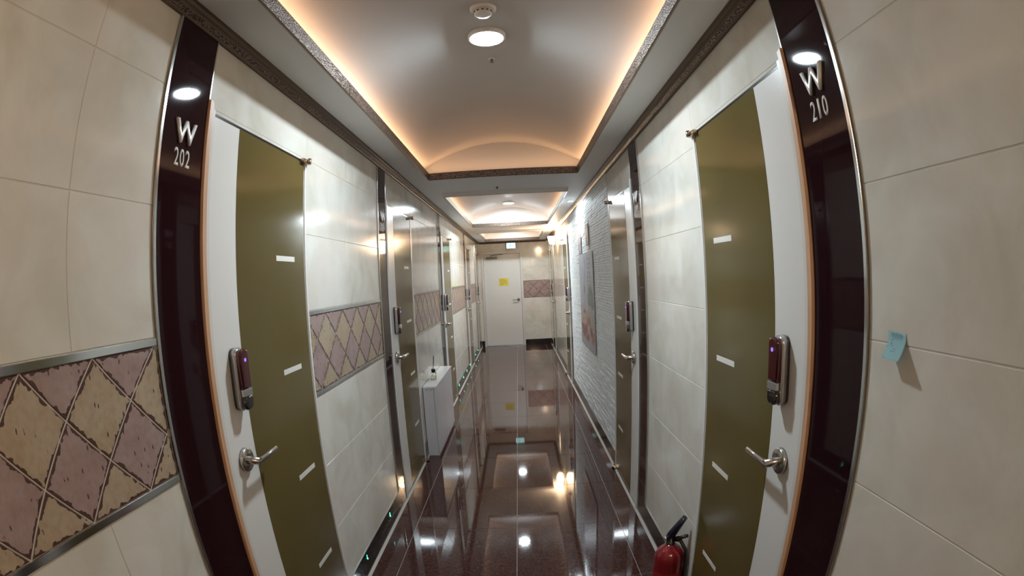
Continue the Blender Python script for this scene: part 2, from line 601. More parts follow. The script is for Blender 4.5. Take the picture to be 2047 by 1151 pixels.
def tile_rows(side, parent, a, b, rows, joints, zmin=None):
    js = [a] + sorted(j for j in joints if a + 0.03 < j < b - 0.03) + [b]
    for r0, r1 in rows:
        for s0, s1 in zip(js[:-1], js[1:]):
            tile(side, rect(s0 + TG, s1 - TG, r0 + TG, r1 - TG), M['marble'], parent, d0=-0.010, d1=0.0)


ROWL = [(0.144, 0.446), (0.446, 0.749), (0.749, 1.052), (1.404, 1.711), (1.711, 2.020), (2.020, ZC)]
ROWR = [(0.133, 0.435), (0.435, 0.737), (0.737, 1.042), (1.042, 1.347), (1.347, 1.653), (1.653, 1.959), (1.959, ZC)]
TOPS = [0.909, 2.089, 4.30, 6.60, 9.25, 11.0]
for i, (a, b) in enumerate(segL):
    if i < len(DL):
        b2 = b - 0.013
    else:
        b2 = b
    a2 = a
    if b2 - a2 < 0.02:
        continue
    if i == len(DL):
        continue
    tile_rows(SL, wall_left, a2, b2, ROWL, JL)
    rhombs(SL, a2, b2, 1.070, 1.386, TOPS[i], 0.226, wall_left)
    for z0, z1 in ((1.052, 1.070), (1.386, 1.404)):
        bm = bmesh.new(); SL.box(bm, a2, b2, z0 + 0.0005, z1 - 0.0005, -0.008, 0.0035, 0.0008)
        bm_obj('metal_strip', bm, M['chrome'], wall_left)
for i, (a, b) in enumerate(segR):
    b2 = b - 0.013 if i < len(DR) else b
    if i == 2:
        continue
    if b2 - a < 0.02:
        continue
    tile_rows(SR, wall_right, a, b2, ROWR, JR)
# headers above the doors
for side, doors, par, z in ((SL, DL, wall_left, 2.020), (SR, DR, wall_right, 2.020)):
    for d in doors:
        tile(side, rect(d[1] + TG, d[6] - TG, HF + TG, ZC), M['marble'], par)

# stacked stone on the right wall
bm = bmesh.new()
z = 0.133
rs = random.Random(3)
while z < 2.262:
    h = rs.choice((0.017, 0.020, 0.023, 0.026))
    s = 3.692 - rs.uniform(0, 0.1)
    while s < 6.596:
        ln = rs.uniform(0.07, 0.24)
        a, b = max(s, 3.692), min(s + ln, 6.596)
        if b - a > 0.006:
            SR.box(bm, a + 0.0006, b - 0.0006, z + 0.0012, min(z + h, 2.266) - 0.0012, -0.008, rs.uniform(0.003, 0.0065))
        s += ln
    z += h
st = bm_obj('ledger_stone', bm, M['stone'], wall_right)
st['kind'] = 'stuff'

# end wall
bm = bmesh.new()
EX0, EX1 = -0.722, 0.075            # door opening in the end wall
box(bm, XL - 0.12, EX0 - 0.045, YE + 0.0022, YE + 0.14, 0, 2.62)
box(bm, EX1 + 0.045, XR + 0.12, YE + 0.0022, YE + 0.14, 0, 2.62)
box(bm, EX0 - 0.045, EX1 + 0.045, YE + 0.0022, YE + 0.14, 2.045, 2.62)
wall_end = bm_obj('wall_end', bm, M['grout'])
tag(wall_end, 'end wall of the corridor with cream tiles beside a white door', 'wall', kind='structure')
EROW = [(0.125, 0.43), (0.43, 0.73), (0.73, 1.03), (1.40, 1.70), (1.70, 2.0), (2.0, ZC)]
for r0, r1 in EROW:
    tile(SE, rect(EX1 + 0.046, XR - 0.001, r0 + TG, r1 - TG), M['marble'], wall_end)
    tile(SE, rect(XL + 0.001, EX0 - 0.046, r0 + TG, r1 - TG), M['marble'], wall_end)
tile(SE, rect(EX0 - 0.044, EX1 + 0.044, 2.047, ZC), M['marble'], wall_end)
rhombs(SE, EX1 + 0.048, XR - 0.002, 1.03, 1.40, 0.21, 0.25, wall_end, 'plum')
bm = bmesh.new(); box(bm, XL - 0.12, XR + 0.12, YB - 0.12, YB - 0.002, 0, 2.62)
wall_back = bm_obj('wall_back', bm, M['grout'])
tag(wall_back, 'plain cream wall behind the camera', 'wall', kind='structure')
for r0, r1 in [(0, 0.6), (0.6, 1.2), (1.2, 1.8), (1.8, ZC)]:
    for s0, s1 in ((XL, -0.07), (-0.07, XR)):
        bm = bmesh.new(); box(bm, s0 + TG, s1 - TG, YB - 0.01, YB, r0 + TG, r1 - TG, 0.001)
        bm_obj('tile', bm, M['marble'], wall_back)

# baseboards (run only between the doors)
def baseboard(side, name, segs, top, label):
    o = bpy.data.objects.new(name, None); COL.objects.link(o)
    tag(o, label, 'baseboard', kind='structure')
    for a, b in segs:
        if b - a < 0.02:
            continue
        if side is SL:
            bm = bmesh.new(); side.box(bm, a, b, 0.0, top * 0.52, -0.008, 0.004, 0.0008); bm_obj('base_tile', bm, M['black'], o)
            bm = bmesh.new(); side.box(bm, a, b, top * 0.52 + 0.0012, top - 0.001, -0.008, 0.0035, 0.0008); bm_obj('base_tile', bm, M['black'], o)
        else:
            bm = bmesh.new(); side.box(bm, a, b, 0.0, top - 0.001, -0.008, 0.004, 0.0008); bm_obj('base_tile', bm, M['black'], o)
        bm = bmesh.new(); side.box(bm, a, b, top - 0.001, top + 0.0015, -0.008, 0.0045); bm_obj('metal_strip', bm, M['chrome'], o)
    return o


bsL = [(a, DL[i][1] if i < len(DL) else b) for i, (a, b) in enumerate(segL)]
bsR = [(a, DR[i][1] if i < len(DR) else b) for i, (a, b) in enumerate(segR)]
baseboard(SL, 'baseboard_left', bsL, 0.144, 'black polished baseboard with a thin joint along the left wall')
baseboard(SR, 'baseboard_right', bsR, 0.133, 'black polished baseboard along the right wall')
baseboard(SE, 'baseboard_end', [(EX1 + 0.046, XR - 0.005), (XL + 0.005, EX0 - 0.046)], 0.125, 'short black baseboard at the foot of the end wall')

# caulk line at the floor
for side, nm, lb in ((SL, 'trim_1', 'thin grey caulk bead where the left wall meets the floor'), (SR, 'trim_2', 'thin grey caulk bead where the right wall meets the floor')):
    bm = bmesh.new()
    a, b, c = (lambda s: side.p(s, 0.0, 0.0)), (lambda s: side.p(s, 0.0, 0.016)), (lambda s: side.p(s, 0.014, 0.004))
    r0 = [bm.verts.new(f(YB)) for f in (a, b, c)]; r1 = [bm.verts.new(f(YE)) for f in (a, b, c)]
    for k in range(3):
        bm.faces.new((r0[k], r0[(k + 1) % 3], r1[(k + 1) % 3], r1[k]))
    bm.faces.new(r0); bm.faces.new(r1)
    tag(bm_obj(nm, bm, M['caulk']), lb, 'trim', kind='structure')

# crown mouldings
def extrude_profile(prof, place, t0, t1, m, name, mats=None, parent=None):
    bm = bmesh.new()
    r0 = [bm.verts.new(place(t0, d, z)) for d, z in prof]
    r1 = [bm.verts.new(place(t1, d, z)) for d, z in prof]
    n = len(prof)
    for k in range(n):
        f = bm.faces.new((r0[k], r0[(k + 1) % n], r1[(k + 1) % n], r1[k]))
        if mats:
            f.material_index = mats[k]
    bm.faces.new(r0); bm.faces.new(r1)
    return bm_obj(name, bm, m, parent)


CP = [(0.0, 2.228), (0.008, 2.229), (0.010, 2.236), (0.022, 2.246), (0.024, 2.252), (0.030, 2.256), (0.034, 2.264), (0.040, 2.266), (0.040, ZC + 0.002), (0.0, ZC + 0.002)]
cm = [0, 0, 1, 0, 0, 0, 0, 0, 0, 0]
for nm, pl, t0, t1, lb in (('trim_3', lambda t, d, z: SL.p(t, z, d), YB, YE, 'dark bronze crown moulding along the left wall'),
                           ('trim_4', lambda t, d, z: SR.p(t, z, d), YB, YE, 'dark bronze crown moulding along the right wall'),
                           ('trim_5', lambda t, d, z: SE.p(t, z, d), XL + 0.04, XR - 0.04, 'dark bronze crown moulding across the end wall')):
    o = extrude_profile(CP, pl, t0, t1, [M['bronze'], M['gilt']], nm, cm)
    tag(o, lb, 'moulding', kind='structure')

# ------------------------------------------------------------------ ceiling
bm = bmesh.new()
edges_y = [YB - 0.1] + [v for c in COVES for v in c] + [YE + 0.12]
ox0, ox1 = XL - 0.1, XR + 0.1
T = 0.012
for k in range(0, len(edges_y), 2):
    box(bm, ox0, ox1, edges_y[k], edges_y[k + 1], ZC, ZC + T)
for a, b in COVES:
    box(bm, ox0, CX0, a, b, ZC, ZC + T)
    box(bm, CX1, ox1, a, b, ZC, ZC + T)
bmesh.ops.remove_doubles(bm, verts=bm.verts, dist=1e-5)
ceiling = bm_obj('ceiling', bm, M['ceil'])
tag(ceiling, 'grey white corridor ceiling with long lit vaulted recesses', 'ceiling', kind='structure')
for a, b in COVES:
    # vault over the recess
    va, vb = a - 0.09, b + 0.09
    xc = -0.070; hw = 0.625; rise = 0.205; zs = 2.307
    R = (hw * hw + rise * rise) / (2 * rise); zc = zs + rise - R
    bm = bmesh.new()
    n = 28; prof = [(xc - hw, ZC + T), (xc - hw, zs)]
    a0 = math.asin(hw / R)
    for k in range(1, n):
        t = -a0 + 2 * a0 * k / n
        prof.append((xc + R * math.sin(t), zc + R * math.cos(t)))
    prof += [(xc + hw, zs), (xc + hw, ZC + T)]
    r0 = [bm.verts.new((x, va, z)) for x, z in prof]; r1 = [bm.verts.new((x, vb, z)) for x, z in prof]
    for k in range(len(prof) - 1):
        f = bm.faces.new((r0[k], r0[k + 1], r1[k + 1], r1[k])); f.smooth = 1 <= k < len(prof) - 2
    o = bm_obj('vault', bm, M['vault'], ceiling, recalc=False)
    bm = bmesh.new()
    for yy in (va, vb):
        f = bm.faces.new([bm.verts.new((x, yy, z)) for x, z in prof])
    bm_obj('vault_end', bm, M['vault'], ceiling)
    # moulded frame around the recess
    P0 = [(0.020, ZC + 0.002), (0.010, ZC - 0.034), (0.003, ZC - 0.038), (-0.001, ZC - 0.034), (-0.007, ZC + 0.006), (-0.003, ZC + 0.014), (0.004, ZC + 0.014)]
    # offsets: + is away from the opening, - is into it
    def ring(off):
        return [(CX0 - off, a - off), (CX1 + off, a - off), (CX1 + off, b + off), (CX0 - off, b + off)]
    bm = bmesh.new()
    rv = [[bm.verts.new((x, y, z)) for x, y in ring(off)] for off, z in P0]
    for i in range(len(P0)):
        p, q = rv[i], rv[(i + 1) % len(P0)]
        for k in range(4):
            f = bm.faces.new((p[k], p[(k + 1) % 4], q[(k + 1) % 4], q[k]))
            f.material_index = {0: 3, 1: 2, 3: 1}.get(i, 0)
    bm_obj('recess_moulding', bm, [M['bronze'], M['gilt'], M['goldline'], M['ceil']], ceiling)

# ------------------------------------------------------------------ dark strips with room numbers
def strips(side, doors, k0):
    for i, d in enumerate(doors):
        o = bpy.data.objects.new('trim_%d' % (k0 + i), None); COL.objects.link(o)
        o.location = side.p((d[0] + d[1]) / 2, 0, 0)
        nth = ['nearest', 'second', 'third', 'fourth', 'fifth'][i]
        tag(o, 'glossy dark maroon vertical strip beside the %s %s door' % (nth, 'left' if side is SL else 'right'), 'wall panel', kind='structure')
        zb = 0.144 if side is SL else 0.133
        bm = bmesh.new(); side.box(bm, d[0], d[1] - 0.0005, zb + 0.002, 2.236, -0.008, 0.0045, 0.001)
        bm_obj('panel', bm, M['maroon'], o, o)
        bm = bmesh.new(); side.box(bm, d[0] - 0.0125, d[0] - 0.0005, zb + 0.002, 2.236, -0.008, 0.007, 0.0012)
        bm_obj('metal_edge', bm, M['chrome'], o, o)
        bm = bmesh.new(); side.box(bm, d[1], d[1] + 0.006, 2.04, 2.236, -0.008, 0.006, 0.0012)
        bm_obj('metal_edge', bm, M['chrome'], o, o)


strips(SL, DL, 6)
strips(SR, DR, 11)


def room_number(side, s, zt, num, label):
    t = thing('room_number', side.p(s, zt, 0.0045), label, 'sign', group='room numbers on the dark strips')
    fit_text('W', 0.098, 0.063, 0.008, 0.012, M['letter'], 'letter', side, s, zt, 0.0046, t)
    for k, c in enumerate(num):
        sg = 1 if side is SL else -1
        fit_text(c, 0.0205 if c != '1' else 0.0085, 0.047, 0.0015, 0.010, M['digit'], 'digit', side, s + sg * (k - 1) * 0.0265 - sg * 0.004, zt - 0.068, 0.0046, t)


room_number(SL, 1.034, 1.914, '202', 'silver letter W over white number 202 on near left dark strip')
room_number(SR, 0.908, 1.911, '210', 'silver letter W over white number 210 on near right dark strip')
room_number(SL, 3.125, 1.914, '203', 'small silver letter W over number 203 on the second left dark strip')
room_number(SR, 2.790, 1.911, '209', 'small silver letter W over number 209 on the second right dark strip')

# ------------------------------------------------------------------ doors
def door(side, d, n, lab, dashes, lockz, handz, number_of):
    s0, sw, l0, o0, o1, l1, end = d
    root = thing('door_%d' % n, side.p((l0 + l1) / 2, 0, 0), lab, 'door', kind='structure')
    dn = 0.0   # face of the leaf
    # jamb and frame
    bm = bmesh.new(); side.box(bm, sw, sw + 0.027, 0, 2.040, -0.10, 0.010, 0.002); side.box(bm, sw + 0.002, sw + 0.012, 0, 2.040, -0.09, 0.0125, 0.001)
    bm_obj('wood_jamb' if n in (1, 6) else 'jamb', bm, M['wood'] if n in (1, 6) else M['frame'], root, root)
    bm = bmesh.new()
    side.box(bm, sw + 0.0275, l0 - 0.004, 0, HF, -0.10, 0.004, 0.001)
    bm_obj('door_frame', bm, M['frame'], root, root)
    bm = bmesh.new(); side.box(bm, l1 + 0.002, end - 0.0005, 0, HF, -0.10, 0.003, 0.001)
    bm_obj('door_frame', bm, M['frame'], root, root)
    bm = bmesh.new(); side.box(bm, l0 - 0.004, l1 + 0.002, HD + 0.0085, HF, -0.10, -0.0004, 0.0008)
    bm_obj('door_frame', bm, M['marble'], root, root)
    bm = bmesh.new(); side.box(bm, l0 - 0.0038, l0 - 0.0008, 0.004, HD, -0.05, 0.0015)
    bm_obj('door_seal', bm, M['seal'], root, root)
    bm = bmesh.new(); side.box(bm, l0 - 0.003, l1, HD + 0.0008, HD + 0.0082, -0.05, -0.0012)
    bm_obj('head_seal', bm, M['blackp'], root, root)
    # leaf: white stile and olive field
    bm = bmesh.new(); side.box(bm, l0, l1, 0.012, HD, -0.045, dn, 0.0012)
    bm_obj('leaf', bm, M['door'], root, root)
    bm = bmesh.new(); side.box(bm, o0, o1, 0.013, HD - 0.001, dn - 0.002, dn + 0.0012, 0.0004)
    fld = bm_obj('olive_panel', bm, M['olive'], root, root)
    a = o1 - 0.253
    for zz in dashes:
        bm = bmesh.new(); side.box(bm, a, a + 0.158, zz - 0.0095, zz + 0.0095, dn + 0.001, dn + 0.0020)
        bm_obj('white_dash', bm, M['dash'], fld, root)
    # pivots at top and bottom of the far edge
    for zz, zd in ((HD + 0.002, -1), (0.014, 1)):
        bm = bmesh.new()
        side.box(bm, l1 - 0.045, l1 + 0.030, zz - 0.008, zz + 0.008, 0.0, 0.020, 0.003)
        lathe(bm, side.p(l1 + 0.0, zz - 0.012, 0.024), [(0.0085, 0), (0.0085, 0.024)], 'Z', 14)
        lathe(bm, side.p(l1 + 0.026, zz + 0.004, 0.010), [(0.004, 0), (0.004, 0.012)], 'Z', 10)
        bm_obj('pivot_hinge', bm, M['brass'], root, root)
    # door lock: silver surround, red cover, silver slide with buttons, black foot
    sg = 1
    lc = l0 + 0.103
    lw, lh = 0.056, 0.186
    sgx = 1 if side is SL else -1

    def pill(bm, c, wd, z0, z1, d0, d1, rnd, seg=8, zc=None):
        pts = []
        r = min(rnd, wd / 2)
        for cx, cz, st in ((c + wd / 2 - r, z1 - r, 0), (c - wd / 2 + r, z1 - r, 90), (c - wd / 2 + r, z0 + r, 180), (c + wd / 2 - r, z0 + r, 270)):
            for k in range(seg + 1):
                t = math.radians(st + 90 * k / seg)
                pts.append((cx + r * math.cos(t), cz + r * math.sin(t)))
        out = []
        for p in pts:
            if not out or (Vector(p) - Vector(out[-1])).length > 1e-5:
                out.append(p)
        if (Vector(out[0]) - Vector(out[-1])).length < 1e-5:
            out.pop()
        if zc:
            out = clip(out, -99, 99, zc[0], zc[1])
        rings = [(out, d0), (out, d1 - 0.006), (inset(out, 0.002), d1 - 0.002), (inset(out, 0.006), d1)]
        rv = [[bm.verts.new(side.p(s, z, dd)) for s, z in pl] for pl, dd in rings]
        m_ = len(out)
        bm.faces.new(rv[0]); bm.faces.new(rv[-1])
        for p, q in zip(rv[:-1], rv[1:]):
            for k in range(m_):
                f = bm.faces.new((p[k], p[(k + 1) % m_], q[(k + 1) % m_], q[k])); f.smooth = True
    bm = bmesh.new(); pill(bm, lc, lw, lockz - lh / 2, lockz + lh / 2, 0.0, 0.012, 0.021)
    lk = bm_obj('digital_lock', bm, M['lockblack'], root, root)
    bm = bmesh.new(); pill(bm, lc, lw, lockz - lh / 2, lockz + lh / 2, 0.008, 0.027, 0.021)
    bm_obj('silver_surround', bm, M['silver'], lk, root)
    bm = bmesh.new(); pill(bm, lc, lw - 0.006, lockz - lh / 2 + 0.003, lockz + lh / 2 - 0.003, 0.022, 0.043, 0.0175, zc=(lockz - 0.027, 9))
    bm_obj('lock_cover', bm, M['lockred'], lk, root)
    bm = bmesh.new(); side.box(bm, lc - 0.0255, lc + 0.0255, lockz - 0.0485, lockz - 0.0275, 0.030, 0.0425, 0.0015)
    sl = bm_obj('lock_slide', bm, M['silver'], lk, root)
    bm = bmesh.new(); pill(bm, lc, lw - 0.006, lockz - lh / 2 + 0.003, lockz + lh / 2 - 0.003, 0.022, 0.043, 0.0175, zc=(0, lockz - 0.049))
    bm_obj('lock_foot', bm, M['lockblack'], lk, root)
    bm = bmesh.new(); lathe(bm, side.p(lc, lockz + 0.058, 0.0425), [(0.0055, 0), (0.0055, 0.0012)], 'X', 14, sgx)
    bm_obj('blue_led', bm, M['led_blue'], lk, root)
    # lever handle
    hc = l0 + 0.080
    bm = bmesh.new()
    lathe(bm, side.p(hc, handz, 0.0), [(0.0375, 0), (0.0375, 0.012), (0.0350, 0.0145), (0.014, 0.0145)], 'X', 28, sgx)
    hd = bm_obj('door_handle', bm, M['steel'], root, root)
    bm = bmesh.new()
    tube(bm, [side.p(hc, handz, 0.012), side.p(hc, handz, 0.020), side.p(hc, handz, 0.060)], [0.0140, 0.0120, 0.0115], 16)
    bm_obj('handle_stem', bm, M['steel'], hd, root)
    bm = bmesh.new()
    tube(bm, [side.p(hc - 0.010, handz, 0.051), side.p(hc, handz, 0.052), side.p(hc + 0.06, handz + 0.001, 0.052), side.p(hc + 0.128, handz + 0.001, 0.050)], [0.0095, 0.0100, 0.0092, 0.0095], 16)
    bm_obj('handle_lever', bm, M['steel'], hd, root)
    return root


zd = (1.607, 1.203, 0.799, 0.396)
zr = (1.593, 1.185, 0.781, 0.382)
nn = ['nearest', 'second', 'third', 'fourth', 'farthest']
extra = ['beside the room 202 strip', 'just before the slim white console', 'beyond the slim white console', 'beyond the fourth dark strip', 'in the far left corner']
for i, d in enumerate(DL):
    door(SL, d, i + 1, '%s left door, white with broad olive panel, %s' % (nn[i], extra[i]), zd, 1.243, 0.998, i)
extra = ['beside the room 210 strip', 'before the white stacked stone wall', 'just past the white stacked stone wall', 'in the far right corner']
for i, d in enumerate(DR):
    door(SR, d, i + 6, '%s right door, white with broad olive panel, %s' % (nn[i] if i < 3 else 'farthest', extra[i]), zr, 1.226, 0.976, i)

# end door
ed = thing('door_10', (-0.32, YE, 0), 'plain white door at the end of the corridor with a yellow paper', 'door', kind='structure')
bm = bmesh.new()
box(bm, EX0 - 0.045, EX0, YE - 0.012, YE + 0.13, 0, 2.045, 0.003)
bm_obj('door_frame', bm, M['frame'], ed, ed)
bm = bmesh.new(); box(bm, EX1, EX1 + 0.045, YE - 0.012, YE + 0.13, 0, 2.045, 0.003)
bm_obj('door_frame', bm, M['frame'], ed, ed)
bm = bmesh.new(); box(bm, EX0, EX1, YE - 0.012, YE + 0.13, 2.003, 2.045, 0.003)
bm_obj('door_frame', bm, M['frame'], ed, ed)
bm = bmesh.new(); box(bm, EX0 + 0.003, EX1 - 0.003, YE + 0.05, YE + 0.09, 0.012, 2.0, 0.002)
bm_obj('leaf', bm, M['door'], ed, ed)
bm = bmesh.new(); box(bm, EX0, EX1, YE - 0.01, YE + 0.12, 0.0, 0.010, 0.002)
bm_obj('threshold', bm, M['steel'], ed, ed)
bm = bmesh.new(); box(bm, -0.66, -0.42, YE - 0.005, YE + 0.049, 1.90, 1.945, 0.006)
dc = bm_obj('door_closer', bm, M['grey'], ed, ed)
bm = bmesh.new(); tube(bm, [(-0.55, YE + 0.0, 1.94), (-0.55, YE - 0.012, 1.975), (-0.40, YE - 0.05, 1.985), (-0.30, YE + 0.03, 1.99)], 0.007, 8)
bm_obj('closer_arm', bm, M['grey'], dc, ed)
bm = bmesh.new(); lathe(bm, (0.005, YE + 0.05, 1.0), [(0.03, 0), (0.03, 0.012), (0.0, 0.012)], 'Y', 20, -1)
hd = bm_obj('door_handle', bm, M['steel'], ed, ed)
bm = bmesh.new(); tube(bm, [(0.005, YE + 0.04, 1.0), (0.005, YE - 0.005, 1.0)], 0.010, 12)
tube(bm, [(0.012, YE - 0.003, 1.0), (-0.12, YE - 0.003, 0.998)], 0.009, 12)
bm_obj('handle_lever', bm, M['steel'], hd, ed)

# yellow paper on the end door
yp = thing('paper_notice', (-0.30, YE + 0.049, 1.31), 'yellow paper notice taped to the white end door', 'paper')
bm = bmesh.new(); box(bm, -0.405, -0.195, YE + 0.0478, YE + 0.0492, 1.305, 1.475)
bm_obj('sheet', bm, M['yellow'], yp, yp)
for k, (a, b) in enumerate(((-0.38, -0.27), (-0.385, -0.23), (-0.385, -0.24), (-0.37, -0.22), (-0.38, -0.30))):
    bm = bmesh.new(); zz = 1.448 - 0.027 * k; box(bm, a, b, YE + 0.0470, YE + 0.0479, zz - 0.005, zz + 0.005)
    bm_obj('ink_line', bm, M['ink'], yp, yp)

# exit sign hung in front of the end wall
ex = thing('exit_sign', (-0.105, YE - 0.05, 2.10), 'lit pale green exit sign box above the end door', 'exit sign')
bm = bmesh.new(); box(bm, -0.205, -0.005, YE - 0.075, YE - 0.012, 2.085, 2.227, 0.004)
bm_obj('housing', bm, M['silver'], ex, ex)
bm = bmesh.new(); box(bm, -0.199, -0.011, YE - 0.078, YE - 0.0745, 2.110, 2.222)
pn = bm_obj('lit_panel', bm, M['exitp'], ex, ex)
def flat(bm, pts, y0, y1):
    a = [bm.verts.new((x, y0, z)) for x, z in pts]; b = [bm.verts.new((x, y1, z)) for x, z in pts]
    bm.faces.new(a); bm.faces.new(b)
    for k in range(len(pts)):
        bm.faces.new((a[k], a[(k + 1) % len(pts)], b[(k + 1) % len(pts)], b[k]))
bm = bmesh.new(); yy0, yy1 = YE - 0.0788, YE - 0.0779
flat(bm, [(-0.065, 2.120), (-0.058, 2.120), (-0.058, 2.212), (-0.065, 2.212)], yy0, yy1)
flat(bm, [(-0.058, 2.205), (-0.028, 2.205), (-0.028, 2.212), (-0.058, 2.212)], yy0, yy1)
flat(bm, [(-0.028, 2.120), (-0.021, 2.120), (-0.021, 2.212), (-0.028, 2.212)], yy0, yy1)
bm_obj('door_pictogram', bm, M['exitg'], pn, ex)
bm = bmesh.new()
flat(bm, [(-0.118 + 0.010 * math.cos(t * 0.7854), 2.200 + 0.010 * math.sin(t * 0.7854)) for t in range(8)], yy0, yy1)
flat(bm, [(-0.128, 2.186), (-0.108, 2.190), (-0.112, 2.158), (-0.130, 2.158)], yy0, yy1)
flat(bm, [(-0.110, 2.188), (-0.088, 2.170), (-0.092, 2.165), (-0.112, 2.178)], yy0, yy1)
flat(bm, [(-0.128, 2.186), (-0.150, 2.172), (-0.147, 2.166), (-0.126, 2.176)], yy0, yy1)
flat(bm, [(-0.118, 2.160), (-0.098, 2.140), (-0.100, 2.120), (-0.107, 2.120), (-0.107, 2.138), (-0.126, 2.156)], yy0, yy1)
flat(bm, [(-0.130, 2.160), (-0.134, 2.140), (-0.158, 2.132), (-0.156, 2.126), (-0.126, 2.134), (-0.120, 2.158)], yy0, yy1)
bm_obj('running_figure', bm, M['exitg'], pn, ex)

# ------------------------------------------------------------------ ceiling fittings
zl = ZL + 0.004
lampn = ['behind the camera', 'nearest, in the middle of the first vault', 'in the second vault', 'in the far vault near the end door']
for i, (x, y) in enumerate(LAMPS):
    t = thing('ceiling_downlight', (x, y, zl), 'round white ceiling downlight %s' % lampn[i], 'ceiling light', group='round downlights in the vaults')
    bm = bmesh.new()
    lathe(bm, (x, y, 0), [(0.070, 2.53), (0.079, 2.53), (0.079, zl - 0.0), (0.076, zl - 0.004), (0.070, zl - 0.004)], 'Z', 32)
    bm.faces.ensure_lookup_table()
    bmesh.ops.delete(bm, geom=[f for f in bm.faces if len(f.verts) > 4], context='FACES_ONLY')
    bm_obj('housing_ring', bm, M['white'], t, t)
    bm = bmesh.new(); lathe(bm, (x, y, zl), [(0.0695, -0.004), (0.0695, 0.0015), (0.066, 0.003), (0.056, 0.0048), (0.040, 0.0065), (0.020, 0.0078), (0.006, 0.0080)], 'Z', 32, -1)
    dome_area = math.pi * (0.0695 ** 2 + 0.008 ** 2)
    bm_obj('lit_diffuser', bm, mat('lit_dome', (0.9, 0.9, 0.9), 0.5, emit=(COOL, P_MAIN * LAMP_K[i] / (math.pi * dome_area))), t, t)
# smoke detector beside the near lamp
t = thing('smoke_detector', (-0.078, 1.70, 2.510), 'white round smoke detector on the vault beside the near downlight', 'detector')
bm = bmesh.new(); lathe(bm, (-0.078, 1.70, 2.514), [(0.050, 0), (0.050, 0.010), (0.044, 0.016)], 'Z', 28, -1)
bm_obj('base', bm, M['white'], t, t)
bm = bmesh.new(); lathe(bm, (-0.078, 1.70, 2.499), [(0.036, 0), (0.034, 0.016), (0.024, 0.024), (0.010, 0.026)], 'Z', 28, -1)
hd = bm_obj('sensor_dome', bm, M['white'], t, t)
for k in range(12):
    an = k * math.pi / 6
    bm = bmesh.new(); box(bm, -0.004, 0.004, 0.0335, 0.0365, -0.006, 0.0)
    bm.transform(Matrix.Translation((-0.078, 1.70, 2.491)) @ Matrix.Rotation(an, 4, 'Z'))
    bm_obj('vent_slot', bm, M['grey'], hd, t)
for (x, y, zz, lb) in ((-0.068, 2.19, 2.510, 'small grey sprinkler head on the vault beyond the near downlight'), (-0.135, 4.30, ZC, 'small grey sprinkler head on the flat ceiling between two vaults')):
    t = thing('sprinkler_head', (x, y, zz), lb, 'sprinkler')
    bm = bmesh.new(); lathe(bm, (x, y, zz + 0.002), [(0.016, 0), (0.016, 0.004), (0.009, 0.006)], 'Z', 18, -1)
    bm_obj('cover_plate', bm, M['white'], t, t)
    bm = bmesh.new(); lathe(bm, (x, y, zz - 0.003), [(0.007, 0), (0.006, 0.012), (0.009, 0.013), (0.009, 0.016)], 'Z', 14, -1)
    bm_obj('nozzle', bm, M['grey'], t, t)

# spotlight for the stone wall
t = thing('recessed_spotlight', (0.600, 5.36, ZC), 'small recessed spotlight in the ceiling edge over the stone wall', 'spotlight')
bm = bmesh.new(); lathe(bm, (0.600, 5.36, 0), [(0.030, ZC + 0.002), (0.040, ZC + 0.001), (0.040, ZC - 0.004), (0.030, ZC - 0.004)], 'Z', 24)
bmesh.ops.delete(bm, geom=[f for f in bm.faces if len(f.verts) > 4], context='FACES_ONLY')
bm_obj('trim_ring', bm, M['white'], t, t)
bm = bmesh.new(); lathe(bm, (0.600, 5.36, 0), [(0.0305, ZC - 0.001), (0.0305, ZC - 0.003)], 'Z', 24)
bm_obj('lit_lens', bm, M['diffuser'], t, t)
area('spotlight_lamp', (0.597, 5.36, ZC - 0.012), (0, math.radians(8), 0), P_SPOT, COOL, sx=0.055)

# wall sconce
sx, sy, sz = 0.600, 8.50, 2.065
t = thing('wall_sconce', (XR, sy, sz), 'bright warm glass wall sconce high on the far right wall', 'wall lamp')
bm = bmesh.new(); SR.box(bm, sy - 0.035, sy + 0.035, sz - 0.06, sz + 0.05, 0.0, 0.012, 0.004)
bm_obj('back_plate', bm, M['brass'], t, t)
bm = bmesh.new(); tube(bm, [(XR - 0.01, sy, sz - 0.045), (XR - 0.06, sy, sz - 0.075), (sx, sy, sz - 0.062)], 0.006, 10)
bm_obj('bracket', bm, M['brass'], t, t)
bm = bmesh.new(); lathe(bm, (sx, sy, sz - 0.06), [(0.020, 0), (0.040, 0.012), (0.055, 0.05), (0.064, 0.105), (0.066, 0.13), (0.060, 0.13), (0.05, 0.05), (0.02, 0.02)], 'Z', 28)
bm_obj('glass_shade', bm, M['shade'], t, t, smooth=True)
pl = bpy.data.lights.new('sconce_lamp', 'POINT'); pl.energy = P_SCONCE; pl.color = WARM; pl.shadow_soft_size = 0.05
po = bpy.data.objects.new('sconce_lamp', pl); COL.objects.link(po); po.location = (sx, sy, sz + 0.10)

